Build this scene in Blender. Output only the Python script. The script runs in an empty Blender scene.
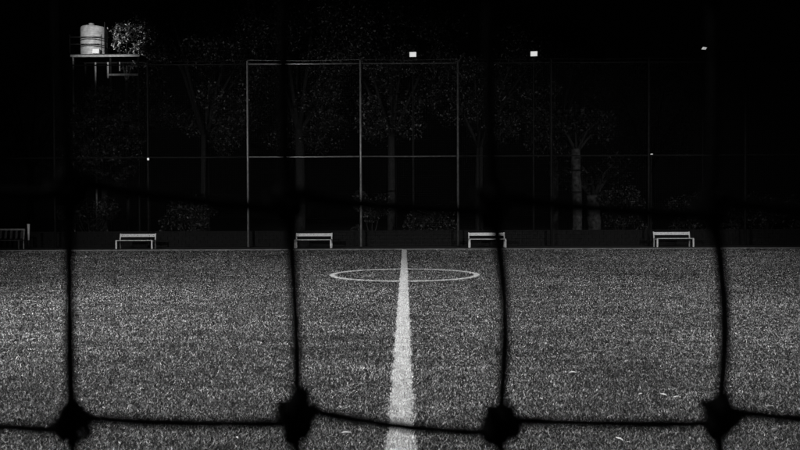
import bpy, math, random
import numpy as np
from mathutils import Vector, Matrix

random.seed(7)
rng = np.random.default_rng(11)
sc = bpy.context.scene
C = sc.collection
R = math.radians

# ------------------------------------------------------------------ camera
CAM_H = 1.65
cam_d = bpy.data.cameras.new("camera")
cam_d.sensor_width = 36.0
cam_d.lens = 36.0 * 698 / 800
cam_d.clip_start = 0.05
cam_d.clip_end = 2000
cam_d.dof.use_dof = True
cam_d.dof.focus_distance = 22.0
cam_d.dof.aperture_fstop = 5.0
cam_d.dof.aperture_blades = 7
cam = bpy.data.objects.new("camera", cam_d)
C.objects.link(cam)
cam.location = (0, 0, CAM_H)
pitch = math.atan(9 / 698)
yaw = math.atan(5 / 698)
m = Matrix.Rotation(yaw, 4, 'Z') @ Matrix.Rotation(R(90) - pitch, 4, 'X') @ Matrix.Rotation(R(-0.22), 4, 'Z')
cam.rotation_euler = m.to_euler()
sc.camera = cam

# ------------------------------------------------------------------ night sky, faint moon, exposure
w = bpy.data.worlds.new("World")
sc.world = w
w.use_nodes = True
nt = w.node_tree
nt.nodes.clear()
sky = nt.nodes.new("ShaderNodeTexSky")
sky.sky_type = 'NISHITA'
sky.sun_disc = False
sky.sun_elevation = R(38)
sky.sun_rotation = R(200)
bw = nt.nodes.new("ShaderNodeRGBToBW")
bg = nt.nodes.new("ShaderNodeBackground")
bg.inputs[1].default_value = 0.00006
wo = nt.nodes.new("ShaderNodeOutputWorld")
nt.links.new(sky.outputs[0], bw.inputs[0])
nt.links.new(bw.outputs[0], bg.inputs[0])
nt.links.new(bg.outputs[0], wo.inputs[0])

moon_d = bpy.data.lights.new("moon", 'SUN')
moon_d.energy = 0.004
moon_d.angle = R(0.5)
moon = bpy.data.objects.new("moon", moon_d)
C.objects.link(moon)
moon.location = (0, -20, 60)
moon.rotation_euler = (R(52), 0, R(-20))

vs = sc.view_settings
vs.view_transform = 'Standard'
vs.look = 'None'
vs.exposure = 0
vs.gamma = 1
vs.use_curve_mapping = False
sc.render.engine = 'CYCLES'

# strength of every floodlight head, in watts
W_FAR_L, W_NEAR_L, W_FAR_R, W_NEAR_R, W_TANK_FILL = 17000, 27000, 14500, 8000, 66000  # the tank value feeds an added head that brightens the tank

# ------------------------------------------------------------------ helpers
def tag(o, label=None, cat=None, group=None, kind=None):
    if label: o["label"] = label
    if cat: o["category"] = cat
    if group: o["group"] = group
    if kind: o["kind"] = kind
    return o

def empty(name, loc=(0, 0, 0), rz=0):
    o = bpy.data.objects.new(name, None)
    o.empty_display_size = 0.2
    C.objects.link(o)
    o.location = loc
    o.rotation_euler = (0, 0, rz)
    return o

def at(px, py, d):
    """photograph pixel (800 wide) at distance d -> world point"""
    return Vector(((px - 405) / 698 * d, d, CAM_H + (216 - py) / 698 * d))

class MB:
    def __init__(s):
        s.v, s.f = [], []
    def box(s, c, size, rot=None):
        hx, hy, hz = size[0] / 2, size[1] / 2, size[2] / 2
        n = len(s.v)
        for x, y, z in ((-1,-1,-1),(1,-1,-1),(1,1,-1),(-1,1,-1),(-1,-1,1),(1,-1,1),(1,1,1),(-1,1,1)):
            p = Vector((x * hx, y * hy, z * hz))
            if rot is not None: p = rot @ p
            s.v.append(p + Vector(c))
        for q in ((0,3,2,1),(4,5,6,7),(0,1,5,4),(1,2,6,5),(2,3,7,6),(3,0,4,7)):
            s.f.append([n + k for k in q])
        return s
    def tube(s, pts, rad, seg=8, cap=True):
        pts = [Vector(p) for p in pts]
        if not hasattr(rad, '__len__'): rad = [rad] * len(pts)
        rings = []
        up = None
        for i, p in enumerate(pts):
            a = pts[max(i - 1, 0)]; b = pts[min(i + 1, len(pts) - 1)]
            t = (b - a).normalized()
            if up is None:
                up = Vector((1, 0, 0)) if abs(t.x) < .8 else Vector((0, 1, 0))
            u = (up - t * up.dot(t)).normalized(); up = u
            v = t.cross(u)
            n = len(s.v)
            for k in range(seg):
                an = 2 * math.pi * k / seg
                s.v.append(p + (u * math.cos(an) + v * math.sin(an)) * rad[i])
            rings.append(n)
        for a, b in zip(rings, rings[1:]):
            for k in range(seg):
                s.f.append([a + k, a + (k + 1) % seg, b + (k + 1) % seg, b + k])
        if cap:
            s.f.append([rings[0] + k for k in reversed(range(seg))])
            s.f.append([rings[-1] + k for k in range(seg)])
        return s
    def lathe(s, prof, seg=32, c=(0, 0, 0)):
        c = Vector(c); rings = []
        for r, z in prof:
            rings.append(len(s.v))
            for k in range(seg):
                an = 2 * math.pi * k / seg
                s.v.append(c + Vector((r * math.cos(an), r * math.sin(an), z)))
        for a, b in zip(rings, rings[1:]):
            for k in range(seg):
                s.f.append([a + k, a + (k + 1) % seg, b + (k + 1) % seg, b + k])
        s.f.append([rings[0] + k for k in reversed(range(seg))])
        s.f.append([rings[-1] + k for k in range(seg)])
        return s
    def mesh(s, name):
        me = bpy.data.meshes.new(name)
        me.from_pydata([tuple(p) for p in s.v], [], s.f)
        me.update()
        return me
    def build(s, name, mat, parent=None, smooth=False, bevel=0):
        me = s.mesh(name)
        o = bpy.data.objects.new(name, me)
        C.objects.link(o)
        me.materials.append(mat)
        if smooth: me.polygons.foreach_set('use_smooth', [True] * len(me.polygons))
        if parent is not None: o.parent = parent
        if bevel:
            b = o.modifiers.new('bevel', 'BEVEL'); b.width = bevel; b.segments = 2; b.limit_method = 'ANGLE'
        return o

def share(src, name, parent, loc=(0, 0, 0)):
    o = bpy.data.objects.new(name, src.data); C.objects.link(o)
    o.parent = parent; o.location = loc
    return o

# ------------------------------------------------------------------ materials (a black-and-white photograph: neutral colours)
def mat(name, lo, hi=None, scale=8, rough=.7, metal=0, bump=0, bscale=60, spec=.3, detail=6, coord='Object'):
    hi = lo if hi is None else hi
    ma = bpy.data.materials.new(name); ma.use_nodes = True
    t = ma.node_tree; b = t.nodes["Principled BSDF"]
    b.inputs['Roughness'].default_value = rough
    b.inputs['Metallic'].default_value = metal
    b.inputs['Specular IOR Level'].default_value = spec
    tc = t.nodes.new('ShaderNodeTexCoord')
    nz = t.nodes.new('ShaderNodeTexNoise'); nz.inputs['Scale'].default_value = scale; nz.inputs['Detail'].default_value = detail
    t.links.new(tc.outputs[coord], nz.inputs['Vector'])
    cr = t.nodes.new('ShaderNodeValToRGB')
    cr.color_ramp.elements[0].position = .32; cr.color_ramp.elements[0].color = (lo, lo, lo, 1)
    cr.color_ramp.elements[1].position = .68; cr.color_ramp.elements[1].color = (hi, hi, hi, 1)
    t.links.new(nz.outputs[0], cr.inputs[0]); t.links.new(cr.outputs[0], b.inputs['Base Color'])
    if bump:
        n2 = t.nodes.new('ShaderNodeTexNoise'); n2.inputs['Scale'].default_value = bscale; n2.inputs['Detail'].default_value = 4
        bp = t.nodes.new('ShaderNodeBump'); bp.inputs['Strength'].default_value = bump; bp.inputs['Distance'].default_value = .02
        t.links.new(tc.outputs[coord], n2.inputs['Vector']); t.links.new(n2.outputs[0], bp.inputs['Height'])
        t.links.new(bp.outputs[0], b.inputs['Normal'])
    return ma

def attr_mat(name, lo, hi, rough=.5, spec=.4, power=1.0, patch=None, emit=0):
    """per-leaf / per-blade tone from a point attribute, plus slow noise patches"""
    ma = bpy.data.materials.new(name); ma.use_nodes = True
    t = ma.node_tree; b = t.nodes["Principled BSDF"]
    b.inputs['Roughness'].default_value = rough
    b.inputs['Specular IOR Level'].default_value = spec
    a = t.nodes.new('ShaderNodeAttribute'); a.attribute_name = 'tone'
    pw = t.nodes.new('ShaderNodeMath'); pw.operation = 'POWER'; pw.inputs[1].default_value = power
    t.links.new(a.outputs['Fac'], pw.inputs[0])
    mr = t.nodes.new('ShaderNodeMapRange'); mr.inputs[3].default_value = lo; mr.inputs[4].default_value = hi
    t.links.new(pw.outputs[0], mr.inputs[0])
    out = mr.outputs[0]
    if patch:
        tc = t.nodes.new('ShaderNodeTexCoord')
        for sca, st, amt in patch:
            mp = t.nodes.new('ShaderNodeMapping'); mp.inputs['Scale'].default_value = st
            nz = t.nodes.new('ShaderNodeTexNoise'); nz.inputs['Scale'].default_value = sca; nz.inputs['Detail'].default_value = 5
            t.links.new(tc.outputs['Object'], mp.inputs[0]); t.links.new(mp.outputs[0], nz.inputs['Vector'])
            m2 = t.nodes.new('ShaderNodeMapRange'); m2.inputs[1].default_value = .3; m2.inputs[2].default_value = .7
            m2.inputs[3].default_value = 1 - amt; m2.inputs[4].default_value = 1 + amt
            t.links.new(nz.outputs[0], m2.inputs[0])
            mu = t.nodes.new('ShaderNodeMath'); mu.operation = 'MULTIPLY'
            t.links.new(out, mu.inputs[0]); t.links.new(m2.outputs[0], mu.inputs[1]); out = mu.outputs[0]
    t.links.new(out, b.inputs['Base Color'])
    return ma

def emit_mat(name, strength):
    ma = bpy.data.materials.new(name); ma.use_nodes = True
    t = ma.node_tree; b = t.nodes["Principled BSDF"]
    b.inputs['Base Color'].default_value = (.6, .6, .6, 1)
    b.inputs['Emission Color'].default_value = (1, 1, 1, 1)
    b.inputs['Emission Strength'].default_value = strength
    return ma

M = {}
M['soil'] = mat('soil', .025, .05, 3, .95, bump=.6, bscale=20)
M['turf'] = mat('turf_backing', .006, .016, 60, .95, bump=.5, bscale=300)
M['asphalt'] = mat('asphalt', .02, .04, 30, .95, bump=.4, bscale=150)
M['kerb'] = mat('kerb_concrete', .13, .24, 5, .9, bump=.3)
M['wall'] = mat('dark_block', .004, .01, 7, .95, bump=.5, bscale=30)
M['line_base'] = mat('line_fibre_base', .1, .35, 60, .9)
M['grass'] = attr_mat('turf_fibre', .003, .8, .5, .22, 6.0, patch=((.25, (1, 1, 1), .3), (1.3, (.5, 1.6, 1), .35), (5, (.5, 1.5, 1), .3)))
M['white_grass'] = attr_mat('white_fibre', .04, .95, .6, .3, .75, patch=((9, (1, 1, 1), .2),))
M['bench'] = mat('bench_white_paint', .62, .85, 14, .5, spec=.4)
M['bench_dark'] = mat('bench_dark_timber', .03, .07, 20, .8, bump=.3)
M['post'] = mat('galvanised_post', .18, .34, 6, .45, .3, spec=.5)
M['post_shaded'] = mat('shaded_post', .05, .12, 6, .6, .2)  # shaded copy of the galvanised post: weaker light put into the colour
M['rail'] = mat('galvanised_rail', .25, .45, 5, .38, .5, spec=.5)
M['net'] = mat('fence_net_cord', .02, .03, 5, .9)
M['cord'] = mat('net_cord', .008, .02, 120, .95, bump=.5, bscale=700, spec=.1)
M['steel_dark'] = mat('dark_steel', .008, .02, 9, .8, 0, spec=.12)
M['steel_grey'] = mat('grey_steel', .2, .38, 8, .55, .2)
M['tank'] = mat('tank_plastic', .28, .5, 4, .45, spec=.4, bump=.15, bscale=12)
M['tank_band'] = mat('tank_band', .05, .1, 12, .6)
M['box'] = mat('box_white', .85, .92, 6, .5)
M['bark'] = mat('bark', .008, .025, 9, .95, bump=1, bscale=35)
M['bark_pale'] = mat('pale_bark', .008, .075, 5, .95, bump=1, bscale=40)
M['leaf'] = attr_mat('leaf', .012, .16, .45, .3, 5.5)
M['leaf_dark'] = attr_mat('leaf_dark', .006, .03, .6, .2, 3)
M['leaf_shrub'] = attr_mat('leaf_shrub', .008, .09, .55, .3, 5)
M['leaf_glossy'] = attr_mat('leaf_glossy', .02, .85, .35, .5, 3.2)
M['litter'] = mat('dry_leaf', .35, .7, 30, .6)
M['lens_far'] = emit_mat('lens_lit', .62)
M['lens_dim'] = emit_mat('lens_dim', .42)
M['lens_near'] = emit_mat('lens_bright', 3.0)
M['lamp_small'] = emit_mat('lamp_small', .55)

# ------------------------------------------------------------------ ground
FAR = 33.9           # far edge of the turf
NEAR = 5.0
def sheet(name, x0, x1, y0, y1, z, ma, nx=1, ny=1):
    b = MB()
    for j in range(ny + 1):
        for i in range(nx + 1):
            b.v.append(Vector((x0 + (x1 - x0) * i / nx, y0 + (y1 - y0) * j / ny, z)))
    for j in range(ny):
        for i in range(nx):
            a = j * (nx + 1) + i
            b.f.append([a, a + 1, a + nx + 2, a + nx + 1])
    o = b.build(name, ma)
    o['kind'] = 'structure'
    return o
sheet('ground', -400, 400, -200, 700, -.008, M['soil'])
sheet('turf', -34, 34, -1.5, FAR, 0.0, M['turf'])
sheet('pavement', -34, 34, FAR + .12, 37.9, -.004, M['asphalt'])
b = MB()
x = -34.0
while x < 34:
    b.box((x + .5, FAR + .06, .022), (.985, .12, .075 + random.uniform(-.004, .004)))
    x += 1.0
kerb = b.build('kerb', M['kerb'], bevel=.006)
kerb['kind'] = 'structure'

LX, LW = -.035, .158          # halfway line
CX, CY, CR, CW = -.02, 19.5, 2.01, .115

def on_line(x, y, pad=0):
    a = np.abs(x - LX) < LW / 2 + pad
    r = np.hypot(x - CX, y - CY)
    c = np.abs(r - CR) < CW / 2 + pad
    return a & (y < FAR), c

def blade_mesh(name, x, y, h, wd, ma, zbase=0.0, kind='stuff'):
    n = len(x)
    ang = rng.random(n) * 2 * math.pi
    lean = rng.random(n) ** .5 * 1.2
    la = rng.random(n) * 2 * math.pi
    hh = h * (.6 + .8 * rng.random(n))
    ww = wd * (.6 + .8 * rng.random(n)) / 2
    P = np.empty((n, 3, 3), np.float32)
    dx, dy = np.cos(ang) * ww, np.sin(ang) * ww
    P[:, 0] = np.stack([x - dx, y - dy, np.full(n, zbase)], 1)
    P[:, 1] = np.stack([x + dx, y + dy, np.full(n, zbase)], 1)
    P[:, 2] = np.stack([x + np.cos(la) * lean * hh, y + np.sin(la) * lean * hh, zbase + hh * np.sqrt(1 - (lean * .75) ** 2)], 1)
    me = bpy.data.meshes.new(name)
    me.vertices.add(n * 3)
    me.vertices.foreach_set('co', P.ravel())
    me.loops.add(n * 3)
    me.loops.foreach_set('vertex_index', np.arange(n * 3, dtype=np.int32))
    me.polygons.add(n)
    me.polygons.foreach_set('loop_start', np.arange(0, n * 3, 3, dtype=np.int32))
    me.update()
    at_ = me.attributes.new('tone', 'FLOAT', 'POINT')
    at_.data.foreach_set('value', np.repeat(rng.random(n).astype(np.float32), 3))
    me.materials.append(ma)
    o = bpy.data.objects.new(name, me)
    C.objects.link(o)
    o['kind'] = kind
    return o

# fibre bundles thin out and widen steadily away from the near touchline
n = 2250000
gy = 4.0 * ((FAR - .02) / 4.0) ** rng.random(n)
gx = (rng.random(n) * 2 - 1) * (1.2 + .64 * gy)
l, c = on_line(gx, gy)
k = ~(l | c)
gx, gy = gx[k], gy[k]
gh = .018 + .0002 * gy
gw = .0009 * gy
g = blade_mesh('grass', gx, gy, gh, gw, M['grass'])
tag(g, 'short dark artificial grass fibres covering the pitch', 'grass')

# halfway line and centre circle: white fibre in the turf
def line_obj(name, x, y, h, wd, base):
    o = blade_mesh(name, x, y, h, wd, M['white_grass'], .002, 'structure')
    base.name = 'line_backing'
    base.parent = o
    if 'kind' in base: del base['kind']
    return o
n = 150000
yy = 4.2 * (FAR / 4.2) ** rng.random(n)
edge = LW / 2
xx = LX + (rng.random(n) * 2 - 1) * edge + rng.normal(0, .014, n) * (1 + .6 * np.sin(yy * 7.3) * np.sin(yy * 2.1))
line_obj('halfway_line', xx, yy, .024, .006 + yy * .0009, sheet('halfway_line_base', LX - edge + .012, LX + edge - .012, 3.8, FAR - .02, .012, M['line_base']))
n = 60000
an = rng.random(n) * 2 * math.pi
rr = CR + (rng.random(n) - .5) * CW + rng.normal(0, .008, n)
b = MB()
for k in range(96):
    a = 2 * math.pi * k / 96
    for r_ in (CR - CW / 2, CR + CW / 2):
        b.v.append(Vector((CX + r_ * math.cos(a), CY + r_ * math.sin(a), .016)))
for k in range(96):
    q = (k + 1) % 96
    b.f.append([2 * k, 2 * k + 1, 2 * q + 1, 2 * q])
cb = b.build('centre_circle_base', M['line_base'])
line_obj('centre_circle', CX + rr * np.cos(an), CY + rr * np.sin(an), .024, .018, cb)

# ------------------------------------------------------------------ fallen leaves on the turf
def leaf_mesh(name, L, Wd, curl):
    b = MB(); n = 5
    for i in range(n + 1):
        t = i / n
        ww = Wd * math.sin(math.pi * min(1, t * .93 + .05)) / 2
        z = curl * math.sin(math.pi * t) * L
        for s_, dz in ((-1, .35), (0, 0), (1, .35)):
            b.v.append(Vector((L * (t - .5), s_ * ww, z + dz * ww + .003)))
    for i in range(n):
        for k in range(2):
            a = i * 3 + k
            b.f.append([a, a + 3, a + 4, a + 1])
    return b.mesh(name)
leaf_meshes = []
for k in range(4):
    me = leaf_mesh('fallen_leaf', .06 + .012 * k, .026 + .004 * (k % 2), (.02, .06, .03, .08)[k])
    me.materials.append(M['litter']); leaf_meshes.append(me)
spots = [(640,397),(663,398),(676,400),(711,351),(753,353),(730,390),(572,375),(619,443),(628,446),(345,380),(361,386),
         (446,306),(442,326),(484,370),(484,385),(573,346),(693,294),(740,309),(706,321),(795,293),(645,291),(522,287),
         (40,292),(120,268),(150,334),(266,323),(345,436),(235,441),(690,442),(788,300),(768,410),(452,353),(560,330),
         (600,310),(30,340),(205,300),(380,330),(610,283),(670,272),(540,402)]
for i, (px, py) in enumerate(spots):
    d = CAM_H * 698 / (py - 216)
    p = at(px, py, d)
    o = bpy.data.objects.new('fallen_leaf', leaf_meshes[i % 4]); C.objects.link(o)
    o.location = (p.x, d, .018)
    s_ = random.uniform(.5, 1.0) * (1 + .03 * max(0, d - 8))
    o.scale = (s_, s_, s_)
    o.rotation_euler = (random.uniform(-.3, .3), random.uniform(-.2, .2), random.uniform(-1.0, 1.0))
    tag(o, 'small pale dry leaf lying on the dark turf', 'leaf', 'dry leaves scattered on the turf')

# ------------------------------------------------------------------ benches
def make_bench(loc, label, group='white benches along the far side of the pitch', rz=0):
    root = empty('park_bench', loc, rz)
    tag(root, label, 'bench', group)
    Wb = 1.84
    for s_ in (-1, 1):
        xx = s_ * Wb / 2
        MB().box((xx, 0, .215), (.075, .06, .43)).build('front_leg', M['bench'], root, bevel=.008)
        MB().tube([(xx, .50, 0), (xx, .47, .40), (xx, .56, .78)], [.034, .034, .03], 8).build('rear_leg', M['bench'], root)
        MB().box((xx, .255, .405), (.05, .42, .045)).build('seat_support', M['bench'], root, bevel=.005)
        MB().box((xx - s_ * .003, -.0, .006), (.13, .12, .012)).build('foot', M['steel_dark'], root)
    seat = empty('seat', (0, 0, 0)); seat.parent = root
    for k in range(4):
        MB().box((0, .02 + k * .13, .445), (Wb + .04, .105, .03)).build('slat', M['bench'] if k == 0 else M['bench_dark'], seat, bevel=.005)
    back = MB().box((0, .53, .685), (Wb + .06, .028, .155), Matrix.Rotation(R(-12), 3, 'X')).build('backrest', M['bench'], root, bevel=.006)
    for xx in (-Wb * .44, -.03, .62, Wb * .44):
        MB().tube([(xx, .49, .68), (xx, .52, .68)], .014, 6).build('bolt', M['steel_dark'], root)
    MB().tube([(-Wb / 2 + .03, .48, .2), (Wb / 2 - .03, .48, .2)], .018, 6).build('stretcher', M['steel_dark'], root)
    return root
make_bench((-13.96, 35.85, 0), 'white bench with dark slatted seat below the water tank')
make_bench((-4.74, 35.85, 0), 'white bench between the two brightest tall fence posts')
make_bench((4.24, 35.85, 0), 'white bench just right of the halfway line end')
make_bench((13.85, 35.85, 0), 'white bench beyond the thick tree trunk, near the dark corner')

# dim timber bench and a pale marker post at the dark end
root = empty('timber_bench', (-20.9, 35.9, 0))
tag(root, 'unlit dark timber bench with slatted back at the end of the row', 'bench')
for s_ in (-1, 1):
    MB().box((s_ * .95, 0, .22), (.07, .06, .44)).build('front_leg', M['bench_dark'], root)
    MB().tube([(s_ * .95, .45, 0), (s_ * .95, .44, .45), (s_ * .95, .54, 1.06)], .032, 6).build('rear_leg', M['steel_grey'], root)
for k in range(4):
    MB().box((0, .05 + k * .12, .47), (2.0, .1, .03)).build('seat_slat', M['bench_dark'], root)
MB().box((0, .525, 1.02), (2.0, .03, .08)).build('back_rail', M['steel_grey'], root)
for k in range(7):
    MB().box((-.84 + k * .28, .5, .76), (.12, .025, .44), Matrix.Rotation(R(-9), 3, 'X')).build('back_slat', M['bench_dark'], root)
root = empty('marker_post',  (-19.6, 36.2, 0))
tag(root, 'slim pale tapered post with dark base beside the timber bench', 'post')
MB().tube([(0, 0, .47), (0, 0, 1.27)], [.035, .065], 10).build('sleeve', M['bench'], root, True)
MB().tube([(0, 0, 0), (0, 0, .47)], [.05, .032], 10).build('base', M['steel_dark'], root, True)
MB().tube([(0, 0, 1.27), (0, 0, 1.30)], [.07, .07], 10).build('cap', M['box'], root, True)

# ------------------------------------------------------------------ tall ball-stop fence
FD = 37.4
fence = empty('ball_stop_fence', (0, FD, 0))
tag(fence, 'tall netting fence of steel posts and rails behind the benches', 'fence')
post_px = [-50, 54, 148, 248, 361, 458, 551, 648, 744, 850]
post_x = [(p - 405) / 698 * FD for p in post_px]
HT = 9.85
for i, xx in enumerate(post_x):
    MB().tube([(xx, 0, 0), (xx, 0, HT + .12)], [.062, .05], 10).build('post', M['post'] if i in (3, 4) else M['post_shaded'] if i == 5 else M['steel_dark'], fence, True)  # lit posts paler, the rest darker: light falloff put into the colour
    MB().box((xx, 0, .01), (.24, .24, .02)).build('base_plate', M['steel_dark'], fence)
for i, (a, c_) in enumerate(zip(post_x, post_x[1:])):
    ma = M['rail'] if i == 3 else M['post_shaded'] if i == 4 else M['steel_dark']  # one bay painted as lit, its neighbours darkened as if out of the beam
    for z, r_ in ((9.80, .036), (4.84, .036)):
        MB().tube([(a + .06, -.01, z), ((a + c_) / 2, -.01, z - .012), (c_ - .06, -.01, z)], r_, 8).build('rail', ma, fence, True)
    MB().tube([(a, .03, 10.02), ((a + c_) / 2, .03, 9.97), (c_, .03, 10.02)], .012, 6).build('cable', ma, fence)
    nb = MB()
    k = a + .12
    while k < c_ - .05:
        nb.box((k, .03, HT / 2), (.0035, .003, HT)); k += .12
    z = .1
    while z < HT:
        nb.box(((a + c_) / 2, .034, z), (c_ - a, .003, .0035)); z += .12
    o = nb.build('netting', M['net'], fence); o['kind'] = 'stuff'

# low dark block wall behind the fence
lw = empty('low_wall', (0, 38.2, 0))
tag(lw, 'low dark block wall running behind the netting fence', 'wall')
blk = MB().box((0, 0, .095), (.392, .2, .186)).build('block', M['wall'], lw, bevel=.008)
blk.location = (-100, 0, 0)
first = True
cnt = 0
core = MB()
for row in range(4):
    xx = -30 + (row % 2) * .2
    while xx < 30:
        core.box((xx, random.uniform(-.008, .008), row * .2 + .095), (.388, .2, .186)); xx += .4
bpy.data.objects.remove(blk)
o = core.build('blockwork', M['wall'], lw); o['kind'] = 'stuff'
MB().box((0, .02, .4), (60.4, .14, .8)).build('mortar_core', M['steel_dark'], lw)
xx = -30
while xx < 30:
    MB().box((xx + .75, 0, .83), (1.49, .26, .06)).build('coping', M['wall'], lw, bevel=.006); xx += 1.5

# ------------------------------------------------------------------ lamps
def flood_head(parent, loc, direction, size, lens, power=0, cone=70, dirname='lamp_head'):
    """housing + fins + bracket + lens facing `direction` (local -Y is the lens side before rotation)"""
    d = Vector(direction).normalized()
    q = d.to_track_quat('Y', 'Z')
    h = empty(dirname, loc); h.parent = parent
    h.rotation_euler = q.to_euler()
    wd, ht = size
    MB().box((0, -.045, 0), (wd, .09, ht)).build('housing', M['steel_dark'], h, bevel=.01)
    MB().box((0, .006, 0), (wd * .9, .012, ht * .86)).build('lens', lens, h)
    fb = MB()
    for k in range(6):
        fb.box((-wd * .4 + k * wd * .16, -.115, 0), (.012, .05, ht * .8))
    fb.build('cooling_fins', M['steel_dark'], h)
    if power:
        ld = bpy.data.lights.new('floodlight_beam', 'SPOT')
        ld.energy = power; ld.spot_size = R(cone); ld.spot_blend = 1.0; ld.shadow_soft_size = .12
        lo = bpy.data.objects.new('floodlight_beam', ld); C.objects.link(lo)
        lo.parent = h; lo.location = (0, .16, 0)
        lo.rotation_euler = (R(90), 0, 0)
        lo.rotation_euler = Vector((0, 1, 0)).to_track_quat('-Z', 'Z').to_euler()
    return h

def small_flood(px, py, d, label, lens, face, size=(.42, .31)):
    p = at(px, py, d)
    root = empty('floodlight', (p.x, d, 0))
    tag(root, label, 'floodlight', 'small floodlights high above the fence')
    MB().tube([(0, .2, 0), (0, .2, p.z + .1)], [.06, .04], 8).build('pole', M['steel_dark'], root, True)
    MB().box((0, .12, p.z - .02), (.05, .2, .05)).build('bracket', M['steel_dark'], root)
    flood_head(root, (0, 0, p.z), face, size, lens)
small_flood(413.5, 55, 40, 'lit square floodlight straight behind the halfway line', M['lens_far'], (-.05, -1, -.35))
small_flood(534, 55, 40, 'lit square floodlight above the thick tree trunk', M['lens_far'], (-.15, -1, -.35))
small_flood(703, 50.5, 42, 'dim half-turned floodlight high at the darkest end of the fence', M['lens_dim'], (.35, -1, -1.2), (.34, .2))

def mast(x, y, label, heads):
    root = empty('floodlight_mast', (x, y, 0))
    tag(root, label, 'floodlight', 'floodlight masts on the near side')
    MB().tube([(0, 0, 0), (0, 0, 10.6)], [.13, .07], 12).build('pole', M['post'], root, True)
    MB().box((0, 0, 10.4), (2.4, .08, .08)).build('crossarm', M['post'], root)
    MB().box((0, 0, .015), (.45, .45, .03)).build('base_plate', M['steel_dark'], root)
    for lx, target, power, cone in heads:
        loc = Vector((lx, .14, 10.4))
        dr = Vector(target) - (Vector((x, y, 0)) + loc)
        flood_head(root, loc, dr, (.5, .36), M['lens_near'], power, cone)
mast(-14.5, 3.2, 'tall twin-arm floodlight mast lighting the brighter half of the pitch',
     [(.0, (-8.5, 37, 1.8), W_FAR_L, 48), (.9, (-3.2, 10.5, 0), W_NEAR_L, 84), (-.9, (-19.0, 45, 12.8), W_TANK_FILL, 7.5)])  # last head is an added lamp, aimed only to brighten tank and leaves
mast(14.5, 3.2, 'tall floodlight mast lighting the dimmer half of the pitch',
     [(.9, (8, 37, 1.8), W_FAR_R, 42), (-.9, (3.2, 10.2, 0), W_NEAR_R, 80)])

# small fittings seen as points of light
p = at(148, 157, FD - .2)
root = empty('post_lamp', (p.x, FD - .1, p.z - .1))
tag(root, 'tiny lit lamp clamped to the unlit fence post', 'lamp')
MB().box((0, 0, .0), (.1, .1, .14)).build('bracket', M['steel_dark'], root)
MB().lathe([(.03, 0), (.055, .05), (.055, .1), (.03, .13)], 12, (0, -.1, -.02)).build('bulb', M['lamp_small'], root, True)
p = at(651, 155.5, 41)
root = empty('wall_lamp', (p.x, 41, 0))
tag(root, 'tiny dim lamp on a slim pole behind the last bench', 'lamp')
MB().tube([(0, .1, 0), (0, .1, p.z)], .035, 8).build('pole', M['steel_dark'], root)
MB().box((0, .0, p.z), (.12, .1, .07)).build('lamp', M['lens_dim'], root)

# ------------------------------------------------------------------ water tank on its platform
TD = 45.0
base = at(112, 55, TD)
deck_z = base.z
def lx(px): return (px - 405) / 698 * TD - base.x
def lz(py): return CAM_H + (216 - py) / 698 * TD
plat = empty('tank_platform', (base.x, TD, 0))
tag(plat, 'tall steel scaffold platform carrying the pale water tank', 'platform')
MB().box((0, 0, deck_z - .12), (lx(146) - lx(78), 1.9, .08)).build('deck', M['steel_dark'], plat)
for yy in (-.93, .93):
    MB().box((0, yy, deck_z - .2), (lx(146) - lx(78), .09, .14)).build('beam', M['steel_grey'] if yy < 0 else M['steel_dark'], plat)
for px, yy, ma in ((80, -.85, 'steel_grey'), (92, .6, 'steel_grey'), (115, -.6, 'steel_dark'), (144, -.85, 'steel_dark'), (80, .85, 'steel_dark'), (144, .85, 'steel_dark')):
    MB().tube([(lx(px), yy, 0), (lx(px), yy, deck_z - .27)], .06, 8).build('leg', M[ma], plat)
MB().tube([(lx(114.5), -.9, lz(76.5)), (lx(144), -.9, lz(76.5))], .07, 8).build('cross_rail', M['steel_grey'], plat)
MB().tube([(lx(114.5), -.9, lz(80)), (lx(114.5), -.9, lz(64))], .06, 8).build('hanger', M['steel_grey'], plat)
MB().tube([(lx(126), -.9, lz(73)), (lx(126), -.9, lz(64))], .04, 8).build('hanger', M['steel_grey'], plat)
MB().tube([(lx(139), -.95, lz(63)), (lx(143.5), -.95, lz(69))], .04, 8).build('brace', M['steel_grey'], plat)
for px in (77.5, 108.5, 146):
    MB().tube([(lx(px), -.93, deck_z), (lx(px), -.93, lz(37))], .025, 6).build('guard_post', M['steel_dark'], plat)
for py in (39.5, 46.5):
    MB().tube([(lx(77.5), -.93, lz(py)), (lx(108), -.93, lz(py))], .03, 6).build('guard_rail', M['steel_dark'], plat)
tank = empty('water_tank', (base.x + lx(95), TD, deck_z - .08))
tag(tank, 'pale cylindrical plastic water tank on a high scaffold platform', 'water tank')
r0 = .81
prof = [(r0 * .97, 0)]
z = .05
Htk = (54 - 25) / 698 * TD
while z < Htk - .12:
    prof += [(r0, z), (r0 * 1.0, z + .09), (r0 * .985, z + .105), (r0 * .985, z + .12)]; z += .135
prof += [(r0 * .98, Htk - .03), (r0 * .93, Htk + .02), (r0 * .4, Htk + .08), (.24, Htk + .1)]
MB().lathe(prof, 40).build('body', M['tank'], tank, True)
MB().lathe([(.15, Htk + .05), (.15, Htk + .2), (.17, Htk + .21), (.17, Htk + .27), (.08, Htk + .29)], 24, (-.12, -.1, 0)).build('lid', M['tank'], tank, True)
for z in (.52, .95):
    MB().lathe([(r0 * 1.004, z), (r0 * 1.02, z + .01), (r0 * 1.02, z + .06), (r0 * 1.004, z + .07)], 40).build('band', M['tank_band'], tank, True)
MB().tube([(.83, -.35, .05), (.83, -.35, Htk + .3)], .035, 8).build('pipe', M['steel_dark'], tank)
cb = empty('control_box', (base.x + lx(103), TD - .88, deck_z - .08))
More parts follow.
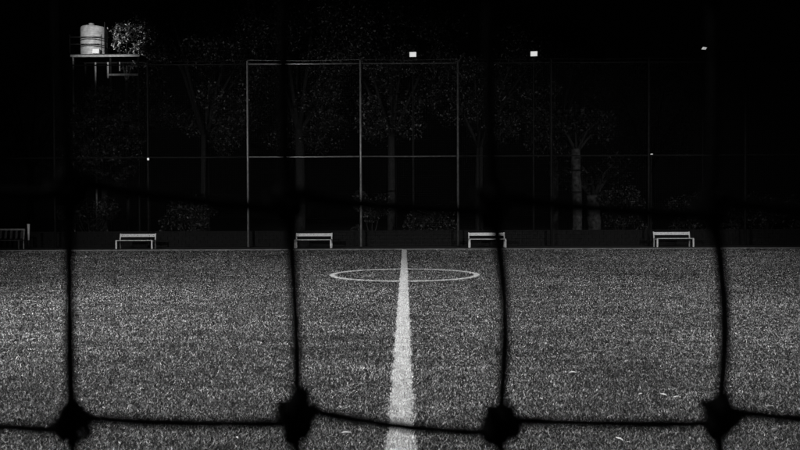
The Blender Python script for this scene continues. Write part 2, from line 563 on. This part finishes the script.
tag(cb, 'small bright white box on the platform edge in front of the tank', 'box')
MB().box((0, 0, .17), (.42, .2, .3), Matrix.Rotation(R(-8), 3, 'X')).build('casing', M['box'], cb, bevel=.015)
MB().box((0, -.115, .17), (.34, .012, .22), Matrix.Rotation(R(-8), 3, 'X')).build('cover', M['box'], cb)

# ------------------------------------------------------------------ trees and shrubs
def leaves(name, centres, radii, n, size, ma, parent, droop=0.3, squash=.8):
    k = rng.integers(0, len(centres), n)
    cs = np.array([tuple(c) for c in centres], np.float32)[k]
    rs = np.array(radii, np.float32)[k]
    v = rng.normal(size=(n, 3)); v /= np.linalg.norm(v, axis=1)[:, None]
    r = rs * (.35 + .65 * rng.random(n) ** .6)
    P = cs + v * r[:, None] * np.array([1, 1, squash])
    a = rng.normal(size=(n, 3)); a[:, 2] -= droop; a /= np.linalg.norm(a, axis=1)[:, None]
    bb = np.cross(a, rng.normal(size=(n, 3))); bb /= np.linalg.norm(bb, axis=1)[:, None]
    L = (size * (.6 + .8 * rng.random(n)))[:, None]; Wd = L * .27
    Q = np.stack([P - a * L * .5, P + bb * Wd, P + a * L * .5, P - bb * Wd], 1).astype(np.float32)
    me = bpy.data.meshes.new(name)
    me.vertices.add(n * 4); me.vertices.foreach_set('co', Q.ravel())
    me.loops.add(n * 4); me.loops.foreach_set('vertex_index', np.arange(n * 4, dtype=np.int32))
    me.polygons.add(n); me.polygons.foreach_set('loop_start', np.arange(0, n * 4, 4, dtype=np.int32))
    me.update()
    t = me.attributes.new('tone', 'FLOAT', 'POINT')
    t.data.foreach_set('value', np.repeat(rng.random(n).astype(np.float32), 4))
    me.materials.append(ma)
    o = bpy.data.objects.new(name, me); C.objects.link(o); o.parent = parent
    return o

def tree(x, y, h, spread, trunk_r, label, n=11000, fork=.38, leaf='leaf', bark='bark', lean=0, low=.45, size=.17, clumps=60, limb=(.62, .92)):
    root = empty('broadleaf_tree', (x, y, 0))
    tag(root, label, 'tree', 'trees behind the pitch')
    b = MB()
    top = Vector((lean, 0, h * fork))
    mid = Vector((lean * .4 + random.uniform(-.1, .1), random.uniform(-.1, .1), h * fork * .5))
    b.tube([(0, 0, 0), (0, 0, .25), mid, top], [trunk_r * 1.5, trunk_r * 1.1, trunk_r * .95, trunk_r * .8], 10)
    cs, rs = [], []
    nl = 7
    for k in range(nl):
        an = 2 * math.pi * k / nl + random.uniform(-.4, .4)
        hh = h * random.uniform(*limb)
        rr_ = spread * random.uniform(.4, .85)
        end = Vector((lean + math.cos(an) * rr_, math.sin(an) * rr_, hh))
        m1 = top.lerp(end, .5) + Vector((0, 0, .4))
        b.tube([top - Vector((0, 0, .3)), m1, end], [trunk_r * .5, trunk_r * .3, trunk_r * .1], 6)
        cs.append(end); rs.append(spread * .3)
    for k in range(clumps):
        an = random.uniform(0, 2 * math.pi); zz = random.uniform(low, 1.0)
        env = math.sin(math.pi * min(1, max(.06, (zz - low) / (1.02 - low) * .85 + .12)))
        rr_ = spread * env * math.sqrt(random.uniform(.15, 1))
        cs.append(Vector((lean + math.cos(an) * rr_, math.sin(an) * rr_, h * zz)))
        rs.append(spread * random.uniform(.14, .3))
    b.build('trunk', M[bark], root, True)
    leaves('crown', cs, rs, n, size, M[leaf], root)
    return root

def X(px, d): return (px - 405) / 698 * d
tree(X(205, 48), 48, 19, 5.6, .32, 'broad leafy tree next to the tank platform, behind the netting fence', 24000, low=.36)
tree(X(300, 51), 51, 21, 6.2, .38, 'tallest dense tree behind the second white bench', 27000, low=.34)
tree(X(392, 47), 47, 18.5, 5.4, .3, 'leafy tree standing straight behind the halfway line', 25500, low=.4)
tree(X(480, 50), 50, 17.5, 5.2, .3, 'loose leafy tree between the two lit square floodlights', 19500, low=.42)
tree(X(555, 54), 54, 16.5, 5.0, .3, 'dark leafy tree rising behind the thick bare trunk', 15000, low=.42)
tree(X(650, 60), 60, 15, 5.0, .3, 'far dim tree behind the half-turned floodlight', 7000, low=.4)
tree(X(30, 58), 58, 15, 5.0, .3, 'far dim tree beyond the timber bench', 7000, low=.4)
tree(X(104, 42.6), 42.6, 9.3, 2.6, .2, 'short dark tree in front of the tank platform legs', 9000, low=.4, leaf='leaf_shrub')
# leafy branches lit beside the tank
t = tree(X(127, 46.6), 46.6, 14.4, 1.55, .12, 'slender tree with brightly lit leaves crowding the water tank', 1000, fork=.75, leaf='leaf_glossy', low=.86, size=.16, clumps=22, limb=(.87, .97))

# thick trunk with ring scars, and its shorter neighbour
def stump_tree(px0, px1, py_top, d, label, crown_n, rings):
    xc = X((px0 + px1) / 2, d); r_ = (px1 - px0) / 2 / 698 * d
    top = CAM_H + (216 - py_top) / 698 * d
    root = empty('thick_trunk_tree', (xc, d, 0))
    tag(root, label, 'tree', 'thick trunks behind the benches')
    b = MB()
    pts, rad = [], []
    for k in range(15):
        t_ = k / 14
        pts.append((.05 * math.sin(t_ * 5), 0, top * t_))
        rad.append(r_ * (1.25 - .3 * min(1, t_ * 4)) * (1 + random.uniform(-.06, .06)))
    b.tube(pts, rad, 18)
    b.build('trunk', M['bark_pale'], root, True)
    for z in rings:
        MB().lathe([(r_ * .98, z), (r_ * 1.06, z + .02), (r_ * 1.06, z + .09), (r_ * .98, z + .11)], 18).build('ring_scar', M['steel_dark'], root, True)
    cs, rs, lb = [], [], MB()
    for k in range(7):
        an = 2 * math.pi * k / 7
        e = Vector((math.cos(an) * 1.8, math.sin(an) * 1.8 + .8, top + random.uniform(.8, 2.4)))
        lb.tube([(0, 0, top - .2), e * .5 + Vector((0, 0, top * .5 + .3)), e], [r_ * .4, r_ * .2, .04], 6)
        cs.append(e); rs.append(1.0)
    lb.build('limb', M['bark'], root, True)
    leaves('crown', cs, rs, crown_n, .2, M['leaf_dark'], root)
stump_tree(571.5, 581, 150, 41, 'thick ringed tree trunk lit faintly behind the fence', 1600, (2.95, 4.95))
stump_tree(586, 600, 196, 43, 'shorter wider trunk right beside the thick ringed trunk', 900, ())

def shrub(px, d, h, spread, n, label, size=.16):
    root = empty('shrub', (X(px, d), d, 0))
    tag(root, label, 'shrub', 'shrubs in the dark behind the low wall')
    b = MB(); cs, rs = [], []
    for k in range(6):
        an = random.uniform(0, 6.28)
        e = Vector((math.cos(an) * spread * .6, math.sin(an) * spread * .5, h * random.uniform(.6, .95)))
        b.tube([(0, 0, 0), e * .5, e], [.05, .035, .015], 5)
        cs.append(e); rs.append(spread * .45)
    for k in range(6):
        cs.append(Vector((random.uniform(-1, 1) * spread, random.uniform(-.6, .6) * spread, h * random.uniform(.25, .85)))); rs.append(spread * .35)
    b.build('stem', M['bark'], root, True)
    leaves('foliage', cs, rs, n, size, M['leaf_shrub'], root, squash=1)
for px, d, h, sp, lab in ((190, 40.5, 2.6, 1.5, 'round dark shrub behind the low wall next to the first tall fence posts'),
                          (372, 40.0, 2.9, 1.1, 'dark shrub with a few bright leaves behind the central fence post'),
                          (430, 41.5, 2.0, 1.6, 'low dark shrub behind the wall left of the third white bench'),
                          (620, 42.5, 3.2, 1.5, 'dark shrub between the short wide trunk and the last bench'),
                          (700, 42.0, 2.6, 1.8, 'broad dark shrub behind the last white bench'),
                          (765, 43.0, 3.0, 1.6, 'dark shrub in the unlit corner past the last bench'),
                          (90, 42.0, 2.4, 1.7, 'broad dark shrub below the water tank platform')):
    shrub(px, d, h, sp, 2200, lab)

# ------------------------------------------------------------------ the net right in front of the camera
ND = .386
CELL = .12
net = empty('pitch_net', (0, ND, 0))
tag(net, 'dark knotted cord net hanging in front of the pitch', 'net')
z_row2 = CAM_H + (216 - 419) / 698 * ND
x_col0 = (68 - 405) / 698 * ND
NC0, NC1, NR0, NR1 = -21, 26, -12, 15       # columns, rows (row 0 = the low row in view)
given = {(0, 0): (68, 420), (1, 0): (296, 413), (2, 0): (500, 425), (3, 0): (720, 415), (-1, 0): (-152, 414), (4, 0): (938, 418),
         (0, 1): (72, 183), (1, 1): (287, 197), (2, 1): (492, 200), (3, 1): (711, 206), (-1, 1): (-145, 180), (4, 1): (930, 208),
         (0, 2): (62, -40), (1, 2): (287, -30), (2, 2): (490, -25), (3, 2): (708, -22)}
node = {}
for i in range(NC0, NC1 + 1):
    for j in range(NR0, NR1 + 1):
        if (i, j) in given:
            px, py = given[(i, j)]
            node[i, j] = Vector(((px - 405) / 698 * ND, random.uniform(-.004, .004), CAM_H + (216 - py) / 698 * ND))
        else:
            node[i, j] = Vector((x_col0 + i * CELL + random.uniform(-.006, .006), random.uniform(-.008, .008) + .012 * math.sin(i * .4),
                                 z_row2 + j * CELL * 1.05 + random.uniform(-.006, .006)))
CR_ = .0031
def wob(a, b, n, sag, side):
    out = []
    for k in range(n):
        t_ = k / n
        p = a.lerp(b, t_)
        p = p + Vector((side * math.sin(math.pi * t_), random.uniform(-.0004, .0004), -sag * math.sin(math.pi * t_) + 0))
        out.append(p)
    return out
def near_view(i, j): return -2 <= i <= 5 and -1 <= j <= 3
for i in range(NC0, NC1 + 1):
    pts = []
    for j in range(NR0, NR1):
        a, c_ = node[i, j], node[i, j + 1]
        fine = near_view(i, j)
        bow = .005 if i in (2, 3) and j == 0 else random.uniform(-.003, .003)
        pts += wob(a, c_, 8 if fine else 2, 0, bow)
    pts.append(node[i, NR1])
    MB().tube(pts, [CR_ * random.uniform(.9, 1.12) for _ in pts], 8 if -2 <= i <= 5 else 5).build('vertical_cord', M['cord'], net, True)
for j in range(NR0, NR1 + 1):
    pts = []
    for i in range(NC0, NC1):
        a = node[i, j] + Vector((.006, 0, .001)); c_ = node[i + 1, j] + Vector((-.006, 0, -.006))
        fine = near_view(i, j)
        pts += wob(a, c_, 9 if fine else 3, random.uniform(.0005, .0025), 0)
        pts.append(c_)
    MB().tube(pts, [CR_ * random.uniform(.9, 1.1) for _ in pts], 8 if -1 <= j <= 3 else 5).build('horizontal_cord', M['cord'], net, True)

def knot_geo(b, c, sx, sz, ang, seg=10, rings=8):
    """a lumpy knot: two crossed loops of cord round a core"""
    rot = Matrix.Rotation(ang, 3, 'Y')
    n0 = len(b.v); ph = random.uniform(0, 6)
    for q in range(rings + 1):
        th = math.pi * q / rings
        for k in range(seg):
            a = 2 * math.pi * k / seg
            r_ = 1 + .16 * math.sin(3 * a + 2 * th + ph) + .1 * math.cos(2 * a - 3 * th)
            p = Vector((math.sin(th) * math.cos(a) * sx * r_, math.sin(th) * math.sin(a) * sx * .8 * r_, math.cos(th) * sz * r_))
            b.v.append(rot @ p + c)
    for q in range(rings):
        for k in range(seg):
            a = n0 + q * seg + k; a2 = n0 + q * seg + (k + 1) % seg
            b.f.append([a, a2, a2 + seg, a + seg])
shape = {(0, 0): (.0085, .0115, 1.15), (1, 0): (.0085, .0155, .12), (2, 0): (.0095, .0120, .6), (3, 0): (.0085, .0130, .25)}
rest = MB()
for (i, j), p in node.items():
    sx, sz, an = shape.get((i, j), (.008, random.uniform(.010, .013), random.uniform(-.3, 1.0)))
    c_ = p + Vector((0, 0, -.002))
    if -5 <= i <= 8 and -4 <= j <= 6:
        kb = MB(); knot_geo(kb, c_, sx, sz, an)
        if j in (0, 1):      # loops of cord standing off the knot
            rot = Matrix.Rotation(an, 3, 'Y')
            for s_ in (-1, 1):
                kb.tube([c_ + rot @ Vector((s_ * .003 + .0075 * math.cos(a), .0068 * math.sin(a), .005 * math.sin(a * 1.0 + s_))) for a in [2 * math.pi * q / 10 for q in range(11)]], .0026, 6)
        kb.build('knot', M['cord'], net, True)
    else:
        knot_geo(rest, c_, sx, sz, an, 6, 4)
o = rest.build('knots', M['cord'], net, True); o['kind'] = 'stuff'
zt = node[0, NR1].z
xl, xr = node[NC0, 0].x - .06, node[NC1, 0].x + .06
MB().tube([(xl, .0, zt + .012), (0, 0, zt - .0), (xr, .0, zt + .012)], .007, 8).build('top_cable', M['steel_dark'], net)
for xx in (xl, xr):
    MB().tube([(xx, 0, 0), (xx, 0, zt + .1)], .03, 10).build('net_post', M['steel_dark'], net)
